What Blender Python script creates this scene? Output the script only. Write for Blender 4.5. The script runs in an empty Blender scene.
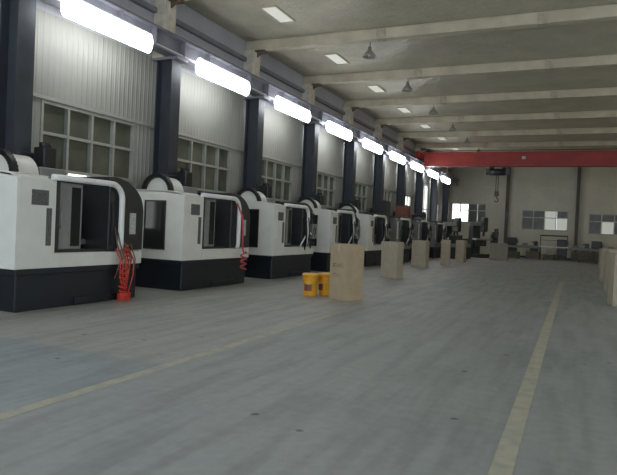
import bpy, bmesh, math, random
from mathutils import Vector, Matrix
random.seed(7)
scene = bpy.context.scene
COL = scene.collection
PI = math.pi

# ------------------------------------------------------------------ materials
def nodes(name):
    m = bpy.data.materials.new(name); m.use_nodes = True
    nt = m.node_tree
    return m, nt, nt.nodes['Principled BSDF']

def mat(name, col, rough=.6, metal=0., var=.12, scale=6., bump=0., bscale=40., spec=.5):
    m, nt, b = nodes(name)
    tc = nt.nodes.new('ShaderNodeTexCoord')
    n = nt.nodes.new('ShaderNodeTexNoise'); n.inputs['Scale'].default_value = scale
    n.inputs['Detail'].default_value = 4
    nt.links.new(tc.outputs['Object'], n.inputs['Vector'])
    r = nt.nodes.new('ShaderNodeValToRGB')
    r.color_ramp.elements[0].position = .3; r.color_ramp.elements[1].position = .7
    r.color_ramp.elements[0].color = [c*(1-var) for c in col]+[1]
    r.color_ramp.elements[1].color = [min(1, c*(1+var)) for c in col]+[1]
    nt.links.new(n.outputs['Fac'], r.inputs['Fac'])
    nt.links.new(r.outputs['Color'], b.inputs['Base Color'])
    b.inputs['Roughness'].default_value = rough; b.inputs['Metallic'].default_value = metal
    b.inputs['Specular IOR Level'].default_value = spec
    if bump:
        n2 = nt.nodes.new('ShaderNodeTexNoise'); n2.inputs['Scale'].default_value = bscale
        nt.links.new(tc.outputs['Object'], n2.inputs['Vector'])
        bp = nt.nodes.new('ShaderNodeBump'); bp.inputs['Strength'].default_value = bump
        bp.inputs['Distance'].default_value = .02
        nt.links.new(n2.outputs['Fac'], bp.inputs['Height']); nt.links.new(bp.outputs['Normal'], b.inputs['Normal'])
    return m

def emit(name, col, s):
    m, nt, b = nodes(name)
    b.inputs['Base Color'].default_value = (*col, 1)
    b.inputs['Emission Color'].default_value = (*col, 1); b.inputs['Emission Strength'].default_value = s
    return m

def ribbed(name, col, axis, pitch, var=.08, strength=.5):
    """corrugated sheet metal: ribs repeat along the given axis"""
    m, nt, b = nodes(name)
    tc = nt.nodes.new('ShaderNodeTexCoord')
    sep = nt.nodes.new('ShaderNodeSeparateXYZ'); nt.links.new(tc.outputs['Object'], sep.inputs[0])
    mu = nt.nodes.new('ShaderNodeMath'); mu.operation = 'MULTIPLY'; mu.inputs[1].default_value = 2*PI/pitch
    nt.links.new(sep.outputs[axis], mu.inputs[0])
    si = nt.nodes.new('ShaderNodeMath'); si.operation = 'SINE'; nt.links.new(mu.outputs[0], si.inputs[0])
    gt = nt.nodes.new('ShaderNodeMapRange'); gt.inputs['From Min'].default_value = .3; gt.inputs['From Max'].default_value = .8
    nt.links.new(si.outputs[0], gt.inputs['Value'])
    bp = nt.nodes.new('ShaderNodeBump'); bp.inputs['Strength'].default_value = strength; bp.inputs['Distance'].default_value = .03
    nt.links.new(gt.outputs[0], bp.inputs['Height']); nt.links.new(bp.outputs['Normal'], b.inputs['Normal'])
    n = nt.nodes.new('ShaderNodeTexNoise'); n.inputs['Scale'].default_value = .8; n.inputs['Detail'].default_value = 6
    nt.links.new(tc.outputs['Object'], n.inputs['Vector'])
    r = nt.nodes.new('ShaderNodeValToRGB')
    r.color_ramp.elements[0].position = .35; r.color_ramp.elements[1].position = .7
    r.color_ramp.elements[0].color = [c*(1-var) for c in col]+[1]
    r.color_ramp.elements[1].color = [c*(1+var) for c in col]+[1]
    nt.links.new(n.outputs['Fac'], r.inputs['Fac']); nt.links.new(r.outputs['Color'], b.inputs['Base Color'])
    b.inputs['Roughness'].default_value = .55
    return m

def floor_material():
    m, nt, b = nodes('painted_concrete')
    L = nt.links.new
    tc = nt.nodes.new('ShaderNodeTexCoord')
    def noise(s, d=5, vec=None):
        n = nt.nodes.new('ShaderNodeTexNoise'); n.inputs['Scale'].default_value = s; n.inputs['Detail'].default_value = d
        L(vec or tc.outputs['Object'], n.inputs['Vector']); return n.outputs['Fac']
    def ramp(src, stops):
        r = nt.nodes.new('ShaderNodeValToRGB')
        e = r.color_ramp.elements
        while len(e) < len(stops): e.new(.5)
        for el, (p, c) in zip(e, stops): el.position = p; el.color = (*c, 1)
        L(src, r.inputs['Fac']); return r.outputs['Color']
    def mix(f, a, bb, mode='MIX'):
        x = nt.nodes.new('ShaderNodeMix'); x.data_type = 'RGBA'; x.blend_type = mode
        if hasattr(f, 'is_linked'): L(f, x.inputs['Factor'])
        else: x.inputs['Factor'].default_value = f
        L(a, x.inputs[6]); L(bb, x.inputs[7]); return x.outputs[2]
    base = ramp(noise(.7), [(.3, (.30, .325, .315)), (.7, (.36, .38, .365))])
    blue = ramp(noise(1.1), [(.3, (.29, .325, .335)), (.7, (.34, .37, .375))])
    tan = ramp(noise(1.3), [(.3, (.35, .35, .325)), (.7, (.40, .40, .375))])
    sep = nt.nodes.new('ShaderNodeSeparateXYZ'); L(tc.outputs['Object'], sep.inputs[0])
    def step(src, edge, soft):
        r = nt.nodes.new('ShaderNodeMapRange'); r.inputs['From Min'].default_value = edge-soft; r.inputs['From Max'].default_value = edge+soft
        L(src, r.inputs['Value']); return r.outputs[0]
    # bay side (x < -3.8) carries two older coats of paint, parted at y = 5
    y5 = step(sep.outputs[1], 5.0, .06)
    bay = mix(y5, blue, tan)
    c = mix(step(sep.outputs[0], -3.75, .05), bay, base)
    fine = ramp(noise(9, 8), [(.35, (.82, .82, .82)), (.62, (1, 1, 1))])
    c = mix(.55, c, mix(1., c, fine, 'MULTIPLY'))
    # long wheel scuffs along the aisle
    mp = nt.nodes.new('ShaderNodeMapping'); mp.inputs['Scale'].default_value = (3.2, .35, 1); L(tc.outputs['Object'], mp.inputs['Vector'])
    sc = ramp(noise(1.6, 6, mp.outputs['Vector']), [(.38, (.70, .70, .69)), (.56, (1, 1, 1))])
    c = mix(.6, c, mix(1., c, sc, 'MULTIPLY'))
    # dark chips and oil spots
    v = nt.nodes.new('ShaderNodeTexVoronoi'); v.inputs['Scale'].default_value = 1.9; L(tc.outputs['Object'], v.inputs['Vector'])
    wob = nt.nodes.new('ShaderNodeMath'); wob.operation = 'MULTIPLY_ADD'; L(noise(14), wob.inputs[0]); wob.inputs[1].default_value = .12; L(v.outputs['Distance'], wob.inputs[2])
    spot = ramp(wob.outputs[0], [(.10, (.22, .22, .22)), (.135, (1, 1, 1))])
    c = mix(.8, c, mix(1., c, spot, 'MULTIPLY'))
    L(c, b.inputs['Base Color'])
    rg = nt.nodes.new('ShaderNodeMapRange'); rg.inputs['To Min'].default_value = .42; rg.inputs['To Max'].default_value = .62
    L(noise(2.5), rg.inputs['Value']); L(rg.outputs[0], b.inputs['Roughness'])
    return m

def line_material():
    m, nt, b = nodes('worn_yellow_paint')
    tc = nt.nodes.new('ShaderNodeTexCoord'); n = nt.nodes.new('ShaderNodeTexNoise'); n.inputs['Scale'].default_value = 7; n.inputs['Detail'].default_value = 8
    nt.links.new(tc.outputs['Object'], n.inputs['Vector'])
    r = nt.nodes.new('ShaderNodeValToRGB')
    r.color_ramp.elements[0].position = .35; r.color_ramp.elements[0].color = (.36, .36, .31, 1)
    r.color_ramp.elements[1].position = .6; r.color_ramp.elements[1].color = (.46, .44, .335, 1)
    nt.links.new(n.outputs['Fac'], r.inputs['Fac']); nt.links.new(r.outputs['Color'], b.inputs['Base Color'])
    b.inputs['Roughness'].default_value = .6
    return m

def foil_ceiling():
    m, nt, b = nodes('crinkled_ceiling_sheet')
    L = nt.links.new
    tc = nt.nodes.new('ShaderNodeTexCoord')
    n = nt.nodes.new('ShaderNodeTexNoise'); n.inputs['Scale'].default_value = 1.2; n.inputs['Detail'].default_value = 6
    L(tc.outputs['Object'], n.inputs['Vector'])
    r = nt.nodes.new('ShaderNodeValToRGB')
    r.color_ramp.elements[0].position = .3; r.color_ramp.elements[0].color = (.54, .495, .385, 1)
    r.color_ramp.elements[1].position = .7; r.color_ramp.elements[1].color = (.68, .63, .50, 1)
    L(n.outputs['Fac'], r.inputs['Fac']); L(r.outputs['Color'], b.inputs['Base Color'])
    mp = nt.nodes.new('ShaderNodeMapping'); mp.inputs['Scale'].default_value = (1.2, 4.5, 1); L(tc.outputs['Object'], mp.inputs['Vector'])
    n2 = nt.nodes.new('ShaderNodeTexNoise'); n2.inputs['Scale'].default_value = 3.2; n2.inputs['Detail'].default_value = 5; n2.inputs['Distortion'].default_value = 1.2
    L(mp.outputs['Vector'], n2.inputs['Vector'])
    bp = nt.nodes.new('ShaderNodeBump'); bp.inputs['Strength'].default_value = 1.0; bp.inputs['Distance'].default_value = .12
    L(n2.outputs['Fac'], bp.inputs['Height']); L(bp.outputs['Normal'], b.inputs['Normal'])
    b.inputs['Roughness'].default_value = .3; b.inputs['Metallic'].default_value = .2
    return m

M = dict(
    floor=floor_material(), line=line_material(), ceiling=foil_ceiling(),
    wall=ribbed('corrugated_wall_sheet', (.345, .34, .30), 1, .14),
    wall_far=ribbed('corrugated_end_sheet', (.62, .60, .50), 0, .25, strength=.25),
    trim_pale=mat('pale_trim', (.62, .60, .50)),
    column=mat('dark_blue_steel', (.036, .043, .054), .5, .1, .2, 3),
    post=mat('cream_post_paint', (.66, .60, .50), .6, 0, .2, 4),
    beam=mat('cream_beam_paint', (.54, .485, .36), .6, 0, .15, 2),
    girder=mat('lavender_grey_steel', (.21, .21, .24), .5, .2, .15, 3),
    upper=ribbed('upper_wall_sheet', (.46, .46, .50), 1, .25, strength=.3),
    splice=mat('weathered_splice_plate', (.44, .39, .29), .6, 0, .25, 8),
    weathered=mat('weathered_grey_steel', (.10, .095, .085), .6, .1, .2, 5),
    rust=mat('rusty_steel', (.16, .11, .08), .7, .2, .3, 8),
    frame=mat('aluminium_window_frame', (.42, .42, .38), .45, .3, .08),
    darkglass=mat('dark_olive_glass', (.085, .09, .065), .3, 0, .35, 2),
    white=mat('white_machine_enamel', (.74, .74, .68), .35, 0, .05, 3),
    white2=mat('cool_white_enamel', (.80, .81, .78), .35, 0, .04, 3),
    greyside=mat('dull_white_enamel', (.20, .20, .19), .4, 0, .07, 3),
    base=mat('blue_black_base_paint', (.008, .012, .018), .4, 0, .2, 4),
    dark=mat('charcoal_enamel', (.026, .028, .03), .35, 0, .15, 4),
    black=mat('black_plastic', (.012, .012, .013), .45, 0, .2, 10),
    grey=mat('grey_machine_paint', (.24, .245, .235), .45, 0, .12, 4),
    steel=mat('bare_steel', (.42, .42, .42), .32, .8, .1, 9),
    glass=mat('smoked_window', (.02, .022, .022), .08, 0, .1, 3),
    chip=mat('worn_label_print', (.10, .10, .10), .5, 0, .85, 60),
    ink=mat('faded_ink', (.16, .115, .07), .7, 0, .2, 20),
    plate=mat('pale_label', (.50, .51, .50), .5, 0, .2, 30),
    red=mat('red_hose', (.62, .055, .03), .4, 0, .15, 20),
    pink=mat('pinkish_red_hose', (.55, .08, .08), .4, 0, .15, 20),
    crane=mat('red_crane_paint', (.34, .03, .022), .45, 0, .18, 1.5),
    cardboard=mat('brown_cardboard', (.40, .315, .20), .85, 0, .08, 5, .15, 30),
    cardgrey=mat('grey_beige_board', (.27, .26, .22), .8, 0, .1, 4),
    cardboard2=mat('pale_cardboard', (.40, .35, .265), .85, 0, .08, 5, .15, 30),
    tape=mat('packing_tape', (.46, .38, .26), .3, 0, .05, 5),
    yellow=mat('yellow_orange_plastic', (.78, .37, .02), .4, 0, .08, 8),
    lid=mat('orange_lid_plastic', (.80, .42, .05), .4, 0, .05, 8),
    rustbox=mat('red_brown_panel', (.20, .075, .045), .6, 0, .15, 4),
    green=mat('dark_green_machine_paint', (.028, .034, .029), .5, 0, .2, 5),
    wood=mat('rough_pallet_wood', (.13, .115, .085), .85, 0, .2, 5),
    lampbody=mat('white_lamp_housing', (.7, .7, .7), .4),
    bell=mat('aluminium_lamp_bell', (.45, .44, .40), .35, .6, .1, 8),
    bulb=mat('frosted_unlit_bulb', (.6, .6, .55), .2),
    tube=emit('lit_lamp_diffuser', (.93, .97, 1.0), 9.),
    day=emit('daylit_window_pane', (.92, .95, .95), 1.6),
    daydim=emit('dim_daylit_pane', (.60, .62, .56), .35),
    glowpanel=emit('faint_glow_panel', (.75, .74, .66), .30),
)

# ------------------------------------------------------------------ mesh helpers
class MB:
    def __init__(s): s.bm = bmesh.new()
    def _hex(s, pts, bev=0):
        vs = [s.bm.verts.new(p) for p in pts]
        fs = [s.bm.faces.new([vs[i] for i in f]) for f in ((0,3,2,1),(4,5,6,7),(0,1,5,4),(1,2,6,5),(2,3,7,6),(3,0,4,7))]
        if bev:
            es = list({e for f in fs for e in f.edges})
            bmesh.ops.bevel(s.bm, geom=es, offset=bev, segments=2, profile=.5, affect='EDGES')
        return s
    def box(s, x0, x1, y0, y1, z0, z1, bev=0):
        return s._hex([(x0,y0,z0),(x1,y0,z0),(x1,y1,z0),(x0,y1,z0),(x0,y0,z1),(x1,y0,z1),(x1,y1,z1),(x0,y1,z1)], bev)
    def hexa(s, pts, bev=0): return s._hex(pts, bev)
    def prism(s, prof, axis, a, b, bev=0):
        """profile (u,v) pushed along axis: 0 -> (y,z), 1 -> (x,z), 2 -> (x,y)"""
        def P(u, v, t): return ((t,u,v),(u,t,v),(u,v,t))[axis]
        A = [s.bm.verts.new(P(u,v,a)) for u,v in prof]; B = [s.bm.verts.new(P(u,v,b)) for u,v in prof]
        n = len(prof); fs = [s.bm.faces.new(A), s.bm.faces.new(B[::-1])]
        for i in range(n): fs.append(s.bm.faces.new((A[i], B[i], B[(i+1)%n], A[(i+1)%n])))
        if bev:
            es = list({e for f in fs[:2] for e in f.edges})
            bmesh.ops.bevel(s.bm, geom=es, offset=bev, segments=2, profile=.5, affect='EDGES')
        return s
    def tube(s, pts, r, n=8, caps=True):
        pts = [Vector(p) for p in pts]; rings = []
        up = Vector((0,0,1)); t0 = (pts[1]-pts[0]).normalized()
        if abs(t0.dot(up)) > .9: up = Vector((1,0,0))
        u = t0.cross(up).normalized()
        for i, p in enumerate(pts):
            t = (pts[min(i+1,len(pts)-1)]-pts[max(i-1,0)]).normalized()
            u = (u - t*u.dot(t)).normalized(); v = t.cross(u)
            rr = r[i] if isinstance(r, (list, tuple)) else r
            rings.append([s.bm.verts.new(p + (u*math.cos(2*PI*k/n)+v*math.sin(2*PI*k/n))*rr) for k in range(n)])
        for a, b in zip(rings, rings[1:]):
            for k in range(n): s.bm.faces.new((a[k], a[(k+1)%n], b[(k+1)%n], b[k])).smooth = True
        if caps: s.bm.faces.new(rings[0][::-1]); s.bm.faces.new(rings[-1])
        return s
    def lathe(s, prof, cx=0, cy=0, n=24):
        """profile (r, z) around a vertical axis"""
        rings = []
        for r, z in prof: rings.append([s.bm.verts.new((cx+r*math.cos(2*PI*k/n), cy+r*math.sin(2*PI*k/n), z)) for k in range(n)])
        for a, b in zip(rings, rings[1:]):
            for k in range(n): s.bm.faces.new((a[k], a[(k+1)%n], b[(k+1)%n], b[k])).smooth = True
        s.bm.faces.new(rings[0][::-1]); s.bm.faces.new(rings[-1]); return s
    def build(s, name, m, parent=None):
        bmesh.ops.recalc_face_normals(s.bm, faces=s.bm.faces)
        me = bpy.data.meshes.new(name); s.bm.to_mesh(me); s.bm.free()
        me.materials.append(m)
        o = bpy.data.objects.new(name, me); COL.objects.link(o)
        if parent: o.parent = parent
        return o

def tag(o, label, cat, group=None, kind=None):
    if label: o['label'] = label
    if cat: o['category'] = cat
    if group: o['group'] = group
    if kind: o['kind'] = kind
    return o
def thing(name, loc, label, cat, group=None, rz=0):
    o = bpy.data.objects.new(name, None); COL.objects.link(o)
    o.empty_display_size = .2
    o.location = loc; o.rotation_euler = (0, 0, rz)
    return tag(o, label, cat, group)
def struct(o): o['kind'] = 'structure'; return o
def copy_tree(o, parent=None):
    c = o.copy(); COL.objects.link(c); c.parent = parent
    for ch in list(o.children): copy_tree(ch, c)
    return c
def arc(cx, cy, r, a0, a1, n):
    return [(cx+r*math.cos(a0+(a1-a0)*i/n), cy+r*math.sin(a0+(a1-a0)*i/n)) for i in range(n+1)]

ORD = ['nearest', 'second nearest', 'third nearest', 'fourth nearest', 'fifth nearest', 'sixth nearest',
       'seventh nearest', 'eighth nearest', 'ninth nearest', 'tenth nearest', 'eleventh nearest', 'twelfth nearest']

# ------------------------------------------------------------------ the hall
BAY = 4.25
C0 = 7.4                      # first column in view
WX = -9.55                    # inner face of the left wall
YF = 49.0                     # inner face of the far wall
YN = -8.0
RX = 9.6
ZC = 7.15
cols = [C0 + BAY*k for k in range(-3, 10)]

struct(MB().box(WX-.3, RX+.3, YN, YF+.3, -.2, 0).build('floor', M['floor']))
struct(MB().box(WX-.3, RX+.3, YN, YF+.3, ZC, ZC+.15).build('ceiling', M['ceiling']))

# left wall: sheet below the girder with one window opening per bay
WZ0, WZ1 = 1.25, 3.74
wins = [(c+.88, c+3.55) for c in cols[:-1]]
wins[10] = (cols[10]+.35, cols[10]+3.95)
wins.append((cols[-1]+.6, cols[-1]+2.6))
w = MB(); ta, tb = wins[10]
w.box(WX-.2, WX, YN, YF, 0, WZ0); w.box(WX-.2, WX, YN, ta, WZ1, 5.45); w.box(WX-.2, WX, tb, YF, WZ1, 5.45); w.box(WX-.2, WX, ta, tb, 4.8, 5.45)
prev = YN
TALL = 10     # this bay has the tall daylit window
for a, b in wins:
    w.box(WX-.2, WX, prev, a, WZ0, WZ1); prev = b
w.box(WX-.2, WX, prev, YF, WZ0, WZ1)
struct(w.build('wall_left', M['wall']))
struct(MB().box(WX-.2, WX, YN, YF, 5.45, ZC).build('wall_left_upper', M['upper']))
struct(MB().box(WX, WX+.05, C0-3*BAY, wins[10][0], WZ1+.02, WZ1+.09).build('trim_1', M['frame']))
struct(MB().box(WX, WX+.12, YN, YF, 6.5, 6.62).build('trim_2', M['girder']))

wn = 0
def window_y(a, b, z0, z1, x, n, trans, pmat):
    """window in the left wall: a..b along the wall"""
    global wn; wn += 1
    f = MB(); t = .055; xa, xb = x-.12, x+.02
    f.box(xa, xb, a, b, z1-t, z1); f.box(xa, xb, a, b, z0, z0+t)
    for i in range(n+1):
        yy = a + (b-a-t)*i/n; wd = t if 0 < i < n else t
        f.box(xa, xb, yy, yy+wd, z0+t, z1-t)
    for z in trans: f.box(xa+.01, xb-.01, a+t, b-t, z-.03, z+.03)
    fr = struct(f.build('window_%d' % wn, M['frame']))
    zs = [z0+t/2] + list(trans) + [z1-t/2]
    for q in range(n):
        for r_ in range(len(zs)-1):
            ya, yb = a+(b-a-t)*q/n+t/2, a+(b-a-t)*(q+1)/n+t/2
            MB().box(x-.09, x-.075, ya, yb, zs[r_], zs[r_+1]).build('pane', pmat(q, r_), fr)
    return fr
for i, (a, b) in enumerate(wins):
    if i < 2: continue
    f = lambda q, r_: M['darkglass']
    if i == 3: f = lambda q, r_: M['day'] if (q, r_) == (1, 0) else M['darkglass']
    if i == 9: f = lambda q, r_: M['day'] if r_ == 2 else M['darkglass']
    if i == TALL: f = lambda q, r_: M['day']
    if i > TALL: f = lambda q, r_: M['daydim']
    window_y(a, b, WZ0, 4.8 if i == TALL else WZ1, WX, 4, (2.42, 3.12), f)

# far wall with three window openings
FW = [(-9.35, -6.6), (-3.9, -.55), (.85, 4.3)]
FZ0, FZ1 = 2.1, 3.7
FZ = [(2.5, 4.05), (2.1, 3.65), (1.95, 3.5)]
w = MB()
prev = WX-.2
for (a, b), (z0, z1) in zip(FW, FZ):
    w.box(prev, a, YF, YF+.2, 0, ZC); w.box(a, b, YF, YF+.2, 0, z0); w.box(a, b, YF, YF+.2, z1, ZC); prev = b
w.box(prev, RX+.2, YF, YF+.2, 0, ZC)
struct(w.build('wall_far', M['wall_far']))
struct(MB().box(WX, RX, YF-.05, YF, 5.3, 5.42).build('trim_3', M['trim_pale']))
for j, (a, b) in enumerate(FW):
    wn += 1; FZ0, FZ1 = FZ[j]; FM = FZ1-.58; t = .07; n = 4
    f = MB()
    f.box(a, b, YF-.03, YF+.1, FZ1-t, FZ1); f.box(a, b, YF-.03, YF+.1, FZ0, FZ0+t)
    f.box(a+t, b-t, YF-.02, YF+.09, FM-.03, FM+.03)
    for i in range(n+1):
        xx = a+(b-a-t)*i/n; f.box(xx, xx+t, YF-.03, YF+.1, FZ0+t, FZ1-t)
    fr = struct(f.build('window_%d' % wn, M['frame']))
    for i in range(n):
        x0 = a+(b-a)*i/n+.03; x1 = a+(b-a)*(i+1)/n-.02
        for (z0, z1, top) in ((FZ0+.03, FM, 0), (FM, FZ1-.03, 1)):
            bright = (j == 0 and i < 2) or (j == 1 and i == 2) or (j == 1 and i == 3 and not top) or (j == 2 and i == 1 and not top)
            MB().box(x0, x1, YF+.03, YF+.045, z0, z1).build('pane', M['day'] if bright and j == 0 else M['daydim'] if bright else M['darkglass'], fr)

# right wall, outside the picture, with tall daylight openings
w = MB(); w.box(RX, RX+.2, YN, YF, 0, 1.2); w.box(RX, RX+.2, YN, YF, 4.0, ZC)
for c in cols[:7]: w.box(RX, RX+.2, c-.8, c+.8, 1.2, 4.0)
w.box(RX, RX+.2, cols[6]-.8, YF, 1.2, 4.0)
struct(w.build('wall_right', M['wall']))

# ------------------------------------------------------------------ steel frame
def hsec(mb, xc, yc, d, wd, z0, z1, tf=.03, tw=.025):
    mb.box(xc+d/2-tf, xc+d/2, yc-wd/2, yc+wd/2, z0, z1)
    mb.box(xc-d/2, xc-d/2+tf, yc-wd/2, yc+wd/2, z0, z1)
    mb.box(xc-d/2+tf, xc+d/2-tf, yc-tw/2, yc+tw/2, z0, z1)
    return mb
def make_column():
    t = thing('steel_column', (-9.18, 0, 0), '', 'column', 'steel columns along the left wall')
    hsec(MB(), 0, 0, .46, .36, .03, 5.36).build('shaft', M['column'], t)
    MB().box(-.30, .30, -.25, .25, 0, .03).build('base_plate', M['column'], t)
    MB().box(-.34, .40, -.22, .22, 5.36, 5.42).build('cap_plate', M['girder'], t)
    MB().box(-.36, -.01, -.21, .21, 5.42, 6.84, .01).build('upper_post', M['post'], t)
    b = MB(); b.prism([(-.01, 6.66), (-.01, 6.82), (.25, 6.82)], 1, -.02, .02)
    b.box(-.01, .30, -.16, .16, 6.80, 6.84); b.build('bracket', M['rust'], t)
    return t
colproto = None
vis = 0
for c in cols:
    if c < 5: continue
    o = make_column() if colproto is None else copy_tree(colproto)
    if colproto is None: colproto = o
    o.location = (-9.18, c, 0)
    o['label'] = 'dark blue-grey steel column with cream upper post, %s on the left wall' % ORD[vis]
    vis += 1

# crane runway girder along the columns
g = MB(); GX = -8.93
g.box(GX-.16, GX+.16, YN, YF-.1, 5.42, 5.46); g.box(GX-.016, GX+.016, YN, YF-.1, 5.46, 5.84); g.box(GX-.16, GX+.16, YN, YF-.1, 5.84, 5.88)
yy = YN+.6
while yy < YF-.2:
    g.box(GX-.15, GX+.15, yy-.01, yy+.01, 5.46, 5.84); yy += 1.0625
t = thing('crane_runway_girder', (GX, 20, 5.42), 'long lavender-grey steel girder resting on the left wall columns under the ceiling', 'girder')
def reparent(o, p):
    o.parent = p
    o.matrix_parent_inverse = Matrix.Translation(-Vector(p.location))
    return o
reparent(g.build('beam', M['girder']), t)
reparent(MB().box(GX-.04, GX+.04, YN, YF-.1, 5.88, 5.95).build('rail', M['rust']), t)
reparent(MB().tube([(GX+.09, YN, 5.49), (GX+.09, YF-.2, 5.49)], .025, 6).build('conduit', M['lampbody']), t)

# far wall columns
for i, x in enumerate((-5.0, .05, 5.1)):
    t = thing('end_wall_column', (x, YF-.25, 0), ('slim grey steel column on far wall left of the middle window',
        'slim grey steel column on far wall right of the middle window', 'slim grey steel column on far wall at its right part')[i], 'column', 'steel columns on the far wall')
    hsec(MB(), 0, 0, .26, .24, .03, 7.1).build('shaft', M['weathered'], t).rotation_euler = (0, 0, PI/2)
    MB().box(-.2, .2, -.2, .2, 0, .03).build('base_plate', M['girder'], t)

# roof beams across the hall
bp = None; k = 0
for c in cols:
    if c < 5 or c > 48.5: continue
    if bp is None:
        bp = thing('roof_beam', (0, c, 6.85), '', 'beam', 'roof beams across the hall')
        b = MB(); b.box(WX+.02, RX-.05, -.12, .12, 0, .03); b.box(WX+.02, RX-.05, -.12, .12, .26, .29); b.box(WX+.02, RX-.05, -.10, .10, .03, .26)
        b.build('web', M['beam'], bp)
        for x in (-5.2, -1, 3.2, 7.4): MB().box(x-.13, x+.13, -.125, .125, -.012, .285).build('splice_plate', M['splice'], bp)
        o = bp
    else: o = copy_tree(bp)
    o.location = (0, c, 6.85)
    o['label'] = 'cream painted steel roof beam crossing the ceiling, %s in view' % ORD[k-2] if k > 1 else 'cream steel roof beam overhead, above the top of the picture, %s' % ORD[k]
    k += 1

# faintly glowing framed panels in the ceiling, one per bay
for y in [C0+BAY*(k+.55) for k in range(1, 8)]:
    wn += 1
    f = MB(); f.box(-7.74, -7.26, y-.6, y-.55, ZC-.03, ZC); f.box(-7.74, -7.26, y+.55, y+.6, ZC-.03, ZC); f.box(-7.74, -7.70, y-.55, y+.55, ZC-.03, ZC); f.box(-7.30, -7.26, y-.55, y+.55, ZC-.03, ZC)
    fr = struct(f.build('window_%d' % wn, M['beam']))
    MB().box(-7.70, -7.30, y-.55, y+.55, ZC-.02, ZC).build('pane', M['glowpanel'], fr)

# ------------------------------------------------------------------ strip lights
lp = None
for i, c in enumerate([c for c in cols if c > 2][:10]):
    y = 9.05 + 4.17*(i-1)
    if lp is None:
        lp = thing('strip_light', (-8.6, y, 5.58), '', 'light', 'lit strip lights under the crane girder')
        MB().box(-.05, .05, -1.14, 1.14, -.075, -.035, .01).build('housing', M['lampbody'], lp)
        prof = [(.11*math.cos(2*PI*q/14), -.26+.21*math.sin(2*PI*q/14)) for q in range(14)]
        MB().prism(prof, 1, -1.15, 1.15).build('diffuser', M['tube'], lp)
        for s in (-1, 1): MB().box(-.17, .02, s-.02, s+.02, -.035, -.015).build('hanger', M['rust'], lp)
        o = lp
    else: o = copy_tree(lp)
    o.location = (-8.6, y, 5.58)
    o['label'] = 'glowing white strip light under the girder, %s in the row' % ORD[i-1] if i else 'glowing white strip light under the girder, beyond the left edge of the picture'

# unseen warm strips added on the right wall, lighting ceiling and far wall
M['fillwarm'] = emit('warm_fill_emission', (1.0, .88, .66), 5.5)
rp = None
for i in range(11):
    y = 9.25 + 4.17*(i-1)
    if rp is None:
        rp = thing('strip_light', (9.35, y, 5.53), '', 'light', 'added fill strips on the right wall')
        MB().box(.0, .246, -1.14, 1.14, -.075, -.035, .01).build('housing', M['lampbody'], rp)
        MB().prism(prof, 1, -1.15, 1.15).build('diffuser', M['fillwarm'], rp)
        o = rp
    else: o = copy_tree(rp)
    o.location = (9.35, y, 5.53)
    o['label'] = 'added warm fill strip on the right hand wall outside the picture, %s' % ORD[i]

# unlit bell lamps
bl = None
for i, y in enumerate([C0+BAY*k+.45 for k in range(2, 8)]):
    if bl is None:
        bl = thing('pendant_lamp', (-5.7, y, ZC), '', 'lamp', 'unlit bell lamps on the ceiling')
        MB().tube([(0,0,0), (0,0,-.35)], .012, 6).build('rod', M['rust'], bl)
        MB().lathe([(.05,-.33),(.06,-.42),(.09,-.46),(.21,-.60),(.215,-.62),(.2,-.615),(.08,-.48)], n=20).build('lamp_shade', M['bell'], bl)
        MB().lathe([(.02,-.47),(.05,-.50),(.06,-.55),(.03,-.61)], n=12).build('bulb', M['bulb'], bl)
        o = bl
    else: o = copy_tree(bl)
    o.location = (-5.7, y, ZC)
    o['label'] = 'unlit bell-shaped pendant lamp hanging below the ceiling, %s of its row' % ORD[i]

# ------------------------------------------------------------------ floor lines
tag(MB().box(-3.86, -3.74, YN+.5, 10, 0, .003).build('floor_line', M['line']), 'worn yellow floor line in front of the machines, left of the aisle', 'floor marking', 'painted lines on the floor')
tag(MB().box(-.43, -.29, YN+.5, 22, 0, .003).build('floor_line', M['line']), 'worn yellow floor line at the right side of the aisle', 'floor marking', 'painted lines on the floor')

# ------------------------------------------------------------------ bridge crane
CY = 36.3
t = thing('bridge_crane', (0, CY, 5.95), 'red overhead bridge crane girder spanning the hall near the far end', 'crane')
b = MB(); b.prism([(-.22, -.33), (.22, -.33), (.22, .45), (-.22, .45)], 0, -8.70, 9.2); b.box(-8.70, 9.2, -.28, .28, .45, .48); b.box(-8.70, 9.2, -.28, .28, -.36, -.33)
b.build('girder', M['crane'], t)
e = MB(); e.box(GX-.14, GX+.14, -1.1, 1.1, .08, .46, .03); ec = e.build('end_carriage', M['crane'], t)
for s in (-.85, .85):
    MB().tube([(GX-.08, s, .1), (GX+.08, s, .1)], .1, 16).build('wheel', M['rust'], ec)
MB().box(-3.02, -2.82, -.232, -.222, .05, .22).build('sign_plate', M['plate'], t)
MB().tube([(-8.6, -.33, .56), (9.1, -.33, .56)], .02, 6).build('cable', M['black'], t)
h = thing('crane_hoist', (-4.35, CY, 5.585), 'dark electric hoist trolley with hook hanging under the red crane', 'hoist')
b = MB(); b.tube([(-.45,0,-.32),(.45,0,-.32)], .2, 16); b.box(.45,.72,-.18,.18,-.5,-.12,.03); b.box(-.68,-.45,-.16,.16,-.48,-.14,.03)
b.build('motor_drum', M['dark'], h)
for s in (-.35, .35): MB().box(s-.1, s+.1, -.3, .3, -.13, .0, .01).build('trolley_bracket', M['black'], h)
MB().tube([(-.06,0,-.5),(-.06,0,-1.45)], .02, 6).tube([(.06,0,-.5),(.06,0,-1.45)], .02, 6).build('wire_rope', M['black'], h)
MB().box(-.13,.13,-.08,.08,-1.75,-1.45,.03).build('hook_block', M['rust'], h)
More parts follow.
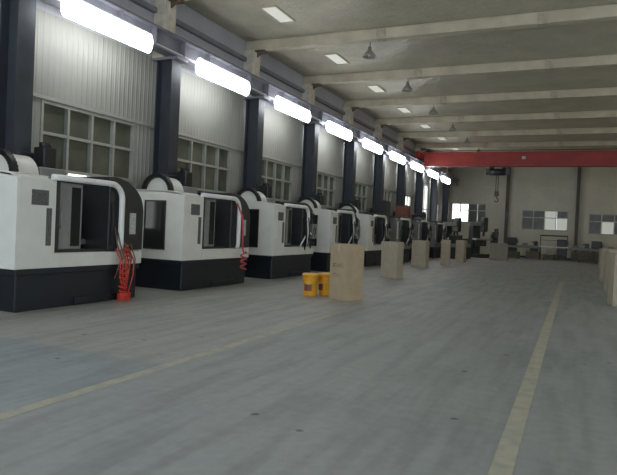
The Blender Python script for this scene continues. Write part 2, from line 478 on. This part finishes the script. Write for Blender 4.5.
pts = [(0,0,-1.74),(0,0,-1.85)]+[(.11*math.sin(a), 0, -1.96+.11*math.cos(a)) for a in [0,.5,1,1.5,2,2.5,3,3.5,4,4.5]]
MB().tube(pts, .028, 8).build('hook', M['dark'], h)
MB().tube([(.6,0,-.5),(.62,.02,-1.5),(.6,0,-2.6)], .018, 6).build('control_cable', M['black'], h)
MB().box(.54,.66,-.05,.05,-2.9,-2.6,.02).build('push_button_box', M['dark'], h)

# ------------------------------------------------------------------ machining centres
ML = 2.85            # length along the row
MF = -7.67           # front face
def make_machine(kind, hose):
    """local frame: x = 0 front face (faces the aisle), -1.75 back; y 0..ML; z up"""
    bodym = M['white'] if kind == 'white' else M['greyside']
    t = thing('milling_machine', (0,0,0), '', 'machine')
    # base casting with plinth lip
    b = MB(); b.box(-1.7, -.03, .05, ML-.1, 0, .62, .02); b.box(-1.72, .0, .02, ML-.05, .56, .66, .015); b.box(-1.4, .02, 1.2, 2.2, .02, .14, .01)
    b.build('base', M['base'], t)
    # enclosure: near cheek, lower apron, back, far cheek
    b = MB()
    b.prism([(0, .66), (0, 2.06), (-.18, 2.12), (-.55, 2.16), (-1.72, 2.16), (-1.72, .66)], 1, 0, .05)
    b.box(-.06, 0, .05, .74, .66, 2.09, .012)
    b.box(-.5, 0, .743, 2.85, .66, .90, .012)
    b.box(-1.72, -1.66, .05, 2.8, .66, 2.16)
    b.prism([(-.06, 2.08), (-.06, 2.11), (-.18, 2.145), (-.55, 2.18), (-1.72, 2.18), (-1.72, 2.14), (-.55, 2.14)], 1, .0, .70)
    b.build('enclosure', bodym, t)
    b = MB(); b.box(-1.66, -.06, .62, .66, .66, 2.12); b.box(-1.66, -.5, .66, 2.2, .66, .75); b.box(-1.62, -1.58, .66, 2.2, .75, 2.1)
    b.build('chamber_lining', M['grey'], t)
    # side window in the near cheek
    b = MB(); b.box(-1.02, -.5, -.006, .006, .90, 1.92); 
    sw = b.build('side_window', M['glass'], t)
    f = MB(); x0, x1, z0, z1 = -1.05, -.47, .87, 1.95
    f.box(x0, x1, -.02, 0, z1-.03, z1); f.box(x0, x1, -.02, 0, z0, z0+.03); f.box(x0, x0+.03, -.02, 0, z0, z1); f.box(x1-.03, x1, -.02, 0, z0, z1)
    f.build('window_frame', M['black'], sw)
    # control display and vertical nameplate on the front panel
    MB().box(0, .014, .26, .58, 1.66, 1.90, .004).build('display', M['chip'], t)
    MB().box(0, .012, .55, .65, 1.02, 1.62, .003).build('vertical_label', M['chip'], t)
    # door rail, sliding door leaf and dark glass
    b = MB(); b.box(-.12, -.065, .66, 1.95, 2.06, 2.12, .01); b.box(-.12, -.065, .66, 1.95, .90, .95, .01); b.box(-.065,-.03,.742,.84,.95,2.06)
    b.build('door_frame', M['dark'], t)
    d = MB().box(-.16, -.13, .72, 1.42, .95, 2.06, .006).build('sliding_door', M['grey'], t)
    MB().box(-.13, -.124, 1.18, 1.38, 1.0, 2.0).build('door_window', M['glass'], d)
    MB().tube([(-.128,.93,1.3),(-.09,.93,1.32),(-.09,.93,1.6),(-.128,.93,1.62)], .012, 8).build('door_handle', M['steel'], d)
    # inside: table, vice, spindle head
    b = MB(); b.box(-1.35, -.55, .75, 2.05, 1.0, 1.10, .01); b.box(-1.15, -.7, 1.0, 1.8, .75, 1.0, .01)
    for s in (-1.2, -.95, -.7): b.box(s-.03, s+.03, .75, 2.05, 1.095, 1.115)
    b.build('worktable', M['steel'], t)
    b = MB(); b.box(-1.55, -.85, 1.15, 1.70, 1.45, 2.35, .03); b.tube([(-1.05,1.42,1.47),(-1.05,1.42,1.3),(-1.05,1.42,1.22)], [.12,.10,.05], 16)
    b.build('spindle_head', M['grey'], t)
    # column at the back and motor on the head
    b = MB(); b.box(-1.72, -1.25, 1.0, 1.85, 2.14, 2.62, .03)
    b.build('column', M['dark'], t)
    MB().box(-1.2, -.92, 1.28, 1.56, 2.35, 2.72, .03).tube([(-1.06,1.42,2.70),(-1.06,1.42,2.80)], .11, 16).build('spindle_motor', M['black'], t)
    # half round cable hood with black cable chain on its near rim
    cx, cz, R = -1.2, 2.16, .40
    b = MB(); b.prism(arc(cx, cz, R-.03, 0, PI, 20), 1, .62, 1.10)
    b.build('hood', bodym, t)
    b = MB()
    prof = arc(cx, cz, R+.03, -.25, PI+.25, 26) + arc(cx, cz, R-.06, PI+.25, -.25, 26)
    b.prism(prof, 1, .54, .64)
    for q in range(22):
        a = -.15 + (PI+.3)*q/21; u = Vector((math.cos(a), 0, math.sin(a))); v = Vector((-math.sin(a), 0, math.cos(a)))
        c = Vector((cx, .53, cz)) + u*(R-.015)
        p = [c+u*su*.045+v*sv*.018+Vector((0,yy,0)) for yy in (0,.12) for su, sv in ((-1,-1),(1,-1),(1,1),(-1,1))]
        b.hexa(p)
    b.build('cable_chain', M['black'], t)
    # dark round-shouldered right hand cabinet
    prof = [(1.95, .92), (1.95, 2.25)] + [(1.98+.90*math.sin(a), 1.67+.60*math.cos(a)) for a in [PI/2*q/12 for q in range(1, 13)]] + [(2.88, .92)]
    cb = MB().prism(prof, 0, -1.6, -.02, .012).build('electrical_cabinet', M['dark'], t)
    MB().box(-.02, -.008, 2.50, 2.66, 1.22, 1.62).build('warning_label', M['plate'], cb)
    MB().box(-.02, .0, 2.0, 2.04, 1.0, 1.8).build('hinge', M['black'], cb)
    MB().box(-1.66, -.02, 2.80, 2.85, .66, .92).build('lower_cheek', bodym, t)
    # bent white tube that carries the panel
    pts = [(.02, .62, 2.12), (.06, .72, 2.12), (.07, 1.85, 2.12)] + [(.07, 1.90+.28*math.sin(a), 1.84+.28*math.cos(a)) for a in [PI/2*q/8 for q in range(1, 9)]] + [(.07, 2.18, .98), (.04, 2.18, .92)]
    MB().tube(pts, .052, 10).build('boom_tube', M['white2'], t)
    # coiled air hose hanging from the boom
    if hose:
        b = MB()
        if hose == 'red':
            pts = []
            N = 150
            for q in range(N+1):
                f = q/N; a = f*2*PI*11
                r = .055+.04*math.sin(f*9)**2
                pts.append((.14+.5*r*math.cos(a)+.01*math.sin(f*21), 2.24+r*math.sin(a)+.05*math.sin(f*7), 1.02-f*.95))
            b.tube(pts, .014, 6)
            for q in range(6):
                y = 2.06+.07*q; rr = random.Random(q)
                b.tube([(.06, y, .96), (.13+.03*rr.random(), y+.05, .75), (.15, y-.03+.1*rr.random(), .45), (.13+.06*rr.random(), 2.25+.05*rr.random(), .1)], .011, 5)
            for q in range(5):   # slack loops lying at the foot
                b.tube([(.16+.1*math.cos(a), 2.22+.12*math.sin(a), .02+.03*q) for a in [2*PI*j/16+q for j in range(17)]], .014, 6)
            b.build('coiled_hose', M['red'], t)
            c = MB()
            for q in range(5):
                rr = random.Random(q+40); y = 2.04+.09*q
                c.tube([(.05, y, 1.35-.1*q), (.12, y+.12*(rr.random()-.5), 1.05), (.15, y+.1, .7+.1*rr.random()), (.11, y+.14*(rr.random()-.2), .42)], .012, 5)
            c.build('hanging_cable', M['rust'], t)
        else:
            b.tube([(.10, 2.02, 2.0), (.15, 2.20, 1.7), (.16, 2.24, 1.3), (.15, 2.26, .95), (.17, 2.3, .8)], .022, 7)
            pts = [(.15+.05*math.cos(a), 2.34+.11*math.sin(a), .82-.045*a/2) for a in [.5*q for q in range(40)]]
            b.tube(pts, .02, 6)
            b.build('coiled_hose', M['pink'], t)
    if not hose:
        c = MB()
        for q in range(9):
            rr = random.Random(q+90); y = 1.98+.09*q; a = rr.uniform(-.12, .12); z = 1.75+.25*rr.random()
            c.tube([(.0, y, z), (.10, y+a, z-.1), (.13+.05*rr.random(), y+a*1.6, z-.5), (.10, y+a*.5, z-.85-.2*rr.random()), (.0, y+.05, z-.7)], .018, 6)
        c.build('hanging_cable', M['black'], t)
        h = MB().tube([(.03, 1.75, .92), (.10, 1.95, 1.22), (.13, 2.2, 1.34), (.12, 2.5, 1.25), (.05, 2.7, 1.0), (.0, 2.74, .85)], .022, 8).build('white_hose', M['white2'], t)
        MB().box(0, .008, .06, .24, 1.15, 1.98).build('notice_glare', M['white2'], t)  # white notice enlarged to paint in the glare on the front panel
        # swing arm keypad hanging before the cabinet
        k = MB(); k.box(.04, .16, 2.34, 2.72, 1.15, 1.62, .02); k.build('control_panel', M['grey'], t)
    return t

KD = {
 0: 'large white milling machine on a dark base with bright red-orange hose coil, nearest the camera',
 1: 'white milling machine with pinkish red hose on its door tube, second nearest in the row',
 2: 'white milling machine on a dark base, third nearest, left of the yellow buckets',
 3: 'white milling machine behind the tall brown cardboard box that stands beside two yellow buckets',
 4: 'white milling machine before the tall dark cabinet, fifth nearest in the row',
 5: 'dull grey milling machine between the dark cabinet and red-brown cabinet, sixth in the row',
 6: 'dull grey milling machine, seventh nearest in the row, before the tall bright window',
 7: 'dull grey milling machine at the far end of the row, eighth nearest',
}
machines = []
w0 = None; g0 = None
for k in range(8):
    if k == 0: m = make_machine('white', 'red')
    elif k == 1: m = make_machine('white', 'pink')
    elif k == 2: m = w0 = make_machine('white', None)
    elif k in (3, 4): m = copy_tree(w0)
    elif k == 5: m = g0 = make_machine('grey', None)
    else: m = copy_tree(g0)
    m.location = (MF, 6.28+4.15*k, 0)
    tag(m, KD[k], 'machine', 'milling machines along the left wall')
    machines.append(m)

# tall cabinets standing in the gaps of the row
def cabinet(loc, sx, sy, h, m, label):
    t = thing('tall_cabinet', loc, label, 'cabinet')
    MB().box(-sx/2, sx/2, -sy/2, sy/2, .08, h, .015).build('body', m, t)
    MB().box(-sx/2+.03, sx/2-.03, -sy/2+.03, sy/2-.03, 0, .08).build('plinth', M['black'], t)
    d = MB().box(sx/2, sx/2+.015, -sy/2+.03, sy/2-.03, .12, h-.04, .004).build('door', m, t)
    MB().box(sx/2+.015, sx/2+.035, sy/2-.12, sy/2-.09, h*.45, h*.55).build('handle', M['steel'], d)
cabinet((-8.25, 26.4, 0), .62, .7, 2.9, M['dark'], 'tall dark cabinet between the fifth and sixth nearest milling machines')
cabinet((-8.35, 30.45, 0), .62, .7, 2.85, M['rustbox'], 'tall red-brown cabinet between the sixth and seventh nearest milling machines')

# ------------------------------------------------------------------ wall boxes and pipes beside columns
for i, (y, z0, z1) in enumerate(((C0+2*BAY+.5, 2.72, 3.6),)):
    t = thing('switch_box', (WX, y, z0), ('dark switch box on the wall beside the third nearest column', 'small dark switch box on the wall before the second nearest column')[i], 'switch box')
    MB().box(0, .22, -.22, .22, 0, z1-z0, .01).build('body', M['dark'], t)
    MB().box(.22, .235, -.19, .19, .03, z1-z0-.03, .004).build('door', M['grey'], t)
    MB().tube([(.1, 0, z1-z0), (.1, 0, 5.3-z0)], .025, 6).build('conduit', M['frame'], t)

# ------------------------------------------------------------------ cardboard cartons
def carton(loc, rz, sx, sy, h, m, label, group='tall cardboard cartons by the aisle', ink=False, strap=True):
    t = thing('cardboard_box', loc, label, 'box', group, rz)
    MB().box(-sx/2, sx/2, -sy/2, sy/2, 0, h, .008).build('body', m, t)
    MB().box(-sx/2+.01, -.004, -sy/2+.01, sy/2-.01, h-.002, h+.006).box(.004, sx/2-.01, -sy/2+.01, sy/2-.01, h-.002, h+.006).build('flap', m, t)
    if strap: MB().box(-.03, .03, -sy/2-.003, sy/2+.003, h+.006, h+.009).box(-.03, .03, -sy/2-.003, -sy/2, h-.15, h+.006).build('tape', M['tape'], t)
    if ink:
        b = MB(); b2 = MB(); y = -sy/2-.002
        # faded printed marks (two rows of strokes) and arrows
        for (x, z, wd, hh) in ((-.15,.50,.04,.08),(-.15,.57,.09,.012),(-.08,.50,.012,.08),(-.04,.50,.06,.012),(-.04,.54,.06,.012),(-.04,.50,.012,.08),(.03,.5,.012,.08),(.03,.57,.05,.012),(.07,.5,.012,.08),(.11,.5,.05,.012),(.11,.54,.05,.012),
                               (-.14,.36,.09,.012),(-.14,.30,.012,.07),(-.06,.30,.012,.07),(-.02,.33,.07,.012)):
            (b if z > .45 else b2).box(x, x+wd, y, -sy/2, z*h/1.2+.2, z*h/1.2+.2+hh)
        b.build('printed_mark', M['ink'], t)
        b2.build('printed_mark', M['ink'], t)
    return t
carton((-4.40, 11.80, 0), math.radians(-24), .50, .52, 1.18, M['cardboard'], 'tall brown cardboard box beside the yellow buckets, nearest of the left cartons', ink=True)
carton((-5.38, 18.6, 0), math.radians(-8), .56, .5, 1.16, M['cardboard2'], 'tall pale cardboard box in front of machines, second nearest of the left cartons')
carton((-6.15, 25.6, 0), math.radians(-4), .64, .5, 1.15, M['cardboard2'], 'tall cardboard box in front of the grey machines, third nearest of the left cartons')
carton((-5.68, 28.8, 0), math.radians(6), .42, .42, 1.2, M['cardboard2'], 'narrow tall cardboard box, fourth nearest of the left cartons')
carton((-5.58, 32.4, 0), math.radians(-5), .46, .46, 1.18, M['cardboard2'], 'narrow tall cardboard box, farthest of the left cartons')
carton((-4.3, 38.5, 0), math.radians(3), 1.05, .8, 1.05, M['cardgrey'], 'wide pale box standing before the far wall below the crane hoist', strap=False)
for i, (x, y, rz, s, h) in enumerate(((1.12, 15.7, 8, .62, 1.2), (1.15, 17.6, -4, .6, 1.18), (1.2, 19.6, 5, .62, 1.22), (1.25, 22.2, -6, .62, 1.15), (1.3, 25.2, 3, .7, 1.2), (1.35, 29, 0, .7, 1.15))):
    carton((x, y, 0), math.radians(rz), s, s, h, M['cardgrey'] if i % 2 else M['cardboard2'], 'tall cardboard box at the right edge of the picture, %s of its row' % ORD[i], 'cartons along the right side of the aisle')

# ------------------------------------------------------------------ buckets
def bucket(loc, rz, label):
    t = thing('plastic_bucket', loc, label, 'bucket', 'yellow buckets beside the tall box', rz); t.scale = (1.12, 1.12, 1.14)
    MB().lathe([(.130, 0), (.135, .01), (.158, .36), (.160, .37), (.168, .375), (.168, .40), (.156, .405)]).build('pail', M['yellow'], t)
    MB().lathe([(.172, .385), (.174, .42), (.165, .43), (.15, .422)]).build('lid', M['lid'], t)
    MB().tube([(.172*math.cos(a), .172*math.sin(a)-.006, .37-.14*math.sin((a-PI)*1)) for a in [PI+PI*q/12 for q in range(13)]], .005, 5).build('handle', M['steel'], t)
    MB().prism([(.149*math.cos(a), .149*math.sin(a)) for a in [-2.3+.1*q for q in range(12)]]+[(.143*math.cos(a), .143*math.sin(a)) for a in [-1.2-.1*q for q in range(12)]], 2, .10, .27).build('label_sticker', M['rustbox'], t)
    return t
bucket((-5.27, 11.90, 0), .2, 'yellow plastic bucket with lid, the left one of the two')
bucket((-5.06, 12.28, 0), -.4, 'yellow plastic bucket with lid, right one next to the tall box')

# ------------------------------------------------------------------ far end machines and clutter
def lathe_machine(loc, rz, label, m):
    t = thing('lathe_machine', loc, label, 'machine', 'dark machines at the far end', rz)
    MB().box(-1.1, -.4, -.35, .35, 0, .7, .02).box(.5, 1.1, -.3, .3, 0, .7, .02).box(-.4, .5, -.3, .3, .0, .12).build('pedestal', m, t)
    MB().box(-1.1, 1.15, -.25, .25, .7, .92, .02).build('bed', M['grey'], t)
    MB().box(-1.1, -.45, -.35, .3, .92, 1.45, .04).build('headstock', m, t)
    MB().tube([(-.45,0,1.2),(-.30,0,1.2)], .16, 18).build('chuck', M['steel'], t)
    MB().box(.75, 1.05, -.15, .15, .92, 1.25, .03).tube([(.75,0,1.18),(.62,0,1.18)], .04, 10).build('tailstock', m, t)
    MB().box(-.05, .35, -.35, .3, .92, 1.08, .02).tube([(.15,-.36,1.0),(.15,-.42,1.0)], .09, 14).build('carriage', M['grey'], t)
    return t
def mill(loc, rz, label, m, s=1.):
    t = thing('knee_mill', loc, label, 'machine', 'dark machines at the far end', rz)
    t.scale = (s, s, s)
    MB().box(-.45, .45, -.5, .5, 0, .2, .02).build('base', m, t)
    MB().prism([(.05,.2),(.48,.2),(.42,1.75),(.08,1.75)], 0, -.28, .28, .02).build('column', m, t)
    MB().box(-.2, .2, -.55, .45, 1.75, 2.0, .03).build('ram', m, t)
    MB().box(-.16, .16, -.62, -.3, 1.45, 2.25, .04).tube([(0,-.46,1.45),(0,-.46,1.2)], .06, 12).build('milling_head', m, t)
    MB().box(-.6, .6, -.55, -.2, .98, 1.08, .01).build('table', M['steel'], t)
    MB().box(-.2, .2, -.5, .05, .65, .98, .02).build('knee', m, t)
    MB().tube([(.6,-.38,1.03),(.68,-.38,1.03),(.68,-.38,1.2)], .015, 6).build('crank_handle', M['steel'], t)
    return t
mill((-7.7, 40.3, 0), 1.2, 'dark green knee mill behind the narrow cartons near the far corner', M['green'], 1.15)
mill((-6.0, 41.0, 0), .9, 'dark green knee mill right of the others at the far corner', M['green'], 1.2)
mill((-8.4, 42.8, 0), 1.4, 'dark knee mill farthest in the left corner', M['dark'], 1.15)
lathe_machine((-6.5, 37.3, 0), 1.35, 'dark lathe standing between the narrow cartons and the knee mills', M['green'])
lathe_machine((-3.55, 47.0, 0), .05, 'dark low lathe by the far wall just right of the left slim column', M['green'])
lathe_machine((-.1, 47.3, 0), 0, 'dark low lathe by the far wall right of the pale workbench', M['dark'])
lathe_machine((4.6, 46.6, 0), .1, 'dark low lathe by the far wall behind the right hand cartons', M['green'])
lathe_machine((2.2, 46.9, 0), -.1, 'dark low lathe by the far wall right of the right slim column', M['dark'])
mill((-5.3, 44.5, 0), .3, 'small dark mill by the far wall behind the wide pale box', M['dark'], .9)

def bench(loc, label):
    t = thing('workbench', loc, label, 'table')
    MB().box(-.95, .95, -.4, .4, .86, .93, .01).build('tabletop', M['white'], t)
    for sx in (-1, 1):
        for sy in (-1, 1): MB().box(sx*.88-.035, sx*.88+.035, sy*.33-.035, sy*.33+.035, 0, .86).build('leg', M['green'], t)
    MB().box(-.9, .9, -.36, .36, .28, .31).build('shelf', M['wood'], t)
    b = MB(); b.box(-.93, -.88, .34, .38, .93, 1.75); b.box(.88, .93, .34, .38, .93, 1.75); b.box(-.93, .93, .34, .38, 1.65, 1.75); b.box(-.93, .93, .2, .38, 1.35, 1.38)
    b.build('back_rack', M['green'], t)
    return t
bench((-1.4, 46.0, 0), 'pale workbench with a back rack under the middle far window')
rnd = random.Random(3)
def crate(loc, rz, sx, sy, h, label):
    t = thing('wooden_crate', loc, label, 'crate', 'low crates along the far wall', rz)
    b = MB(); n = max(2, int(h/.16))
    for q in range(n):
        z0 = .1+(h-.1)*q/n; z1 = .1+(h-.1)*(q+.85)/n
        b.box(-sx/2, sx/2, -sy/2, -sy/2+.025, z0, z1); b.box(-sx/2, sx/2, sy/2-.025, sy/2, z0, z1)
        b.box(-sx/2, -sx/2+.025, -sy/2, sy/2, z0, z1); b.box(sx/2-.025, sx/2, -sy/2, sy/2, z0, z1)
    b.build('side_slats', M['wood'], t)
    b = MB()
    for ax in (-1, 1):
        for ay in (-1, 1): b.box(ax*(sx/2-.05)-.03, ax*(sx/2-.05)+.03, ay*(sy/2-.05)-.03, ay*(sy/2-.05)+.03, 0, h+.01)
    b.box(-sx/2, sx/2, -sy/2, sy/2, .08, .11)
    b.build('corner_posts', M['wood'], t)
    MB().box(-sx/2+.06, sx/2-.06, -sy/2+.06, sy/2-.06, .11, h-.05).build('contents', M['dark'], t)
    return t
cr = [(-2.65, 44.6, .9, .7, .55, 'low wooden crate on the floor left of the pale workbench'),
      (.2, 45.0, .8, .7, .6, 'low wooden crate just right of the pale workbench'),
      (.75, 43.6, 1.0, .8, .7, 'wooden crate in front of the right slim far column'),
      (1.8, 42.0, 1.1, .8, .75, 'wide wooden crate at the right, before the far lathe'),
      (2.0, 38.5, 1.0, .9, .9, 'tall wooden crate at far right edge behind the cartons'),
      (-1.6, 44.7, .7, .6, .4, 'small low wooden crate on the floor before the pale workbench'),
      (-3.9, 43.2, .8, .7, .5, 'low wooden crate just right of the wide pale box')]
for x, y, sx, sy, h, lb in cr: crate((x, y, 0), rnd.uniform(-.2, .2), sx, sy, h, lb)

# ------------------------------------------------------------------ light from outside
wd = bpy.data.worlds.new('world'); scene.world = wd; wd.use_nodes = True
bg = wd.node_tree.nodes['Background']; bg.inputs[0].default_value = (.78, .88, 1.0, 1); bg.inputs[1].default_value = 2.4

# ------------------------------------------------------------------ camera
F = 590.0
yaw, pitch, roll = math.radians(24.3), math.radians(-.97), math.radians(2.6)
fw = Vector((-math.sin(yaw)*math.cos(pitch), math.cos(yaw)*math.cos(pitch), math.sin(pitch)))
r0 = Vector((math.cos(yaw), math.sin(yaw), 0)); u0 = r0.cross(fw)
r = r0*math.cos(roll) + u0*math.sin(roll); u = -r0*math.sin(roll) + u0*math.cos(roll)
cd = bpy.data.cameras.new('camera'); cam = bpy.data.objects.new('camera', cd); COL.objects.link(cam)
cd.sensor_width = 36; cd.sensor_fit = 'HORIZONTAL'; cd.lens = F*36/617; cd.clip_end = 200
cam.matrix_world = Matrix(((r.x,u.x,-fw.x,0),(r.y,u.y,-fw.y,0),(r.z,u.z,-fw.z,1.5),(0,0,0,1)))
scene.camera = cam
scene.view_settings.view_transform = 'Standard'; scene.view_settings.look = 'None'
scene.view_settings.exposure = 0.38; scene.view_settings.gamma = 1
scene.view_settings.use_curve_mapping = False
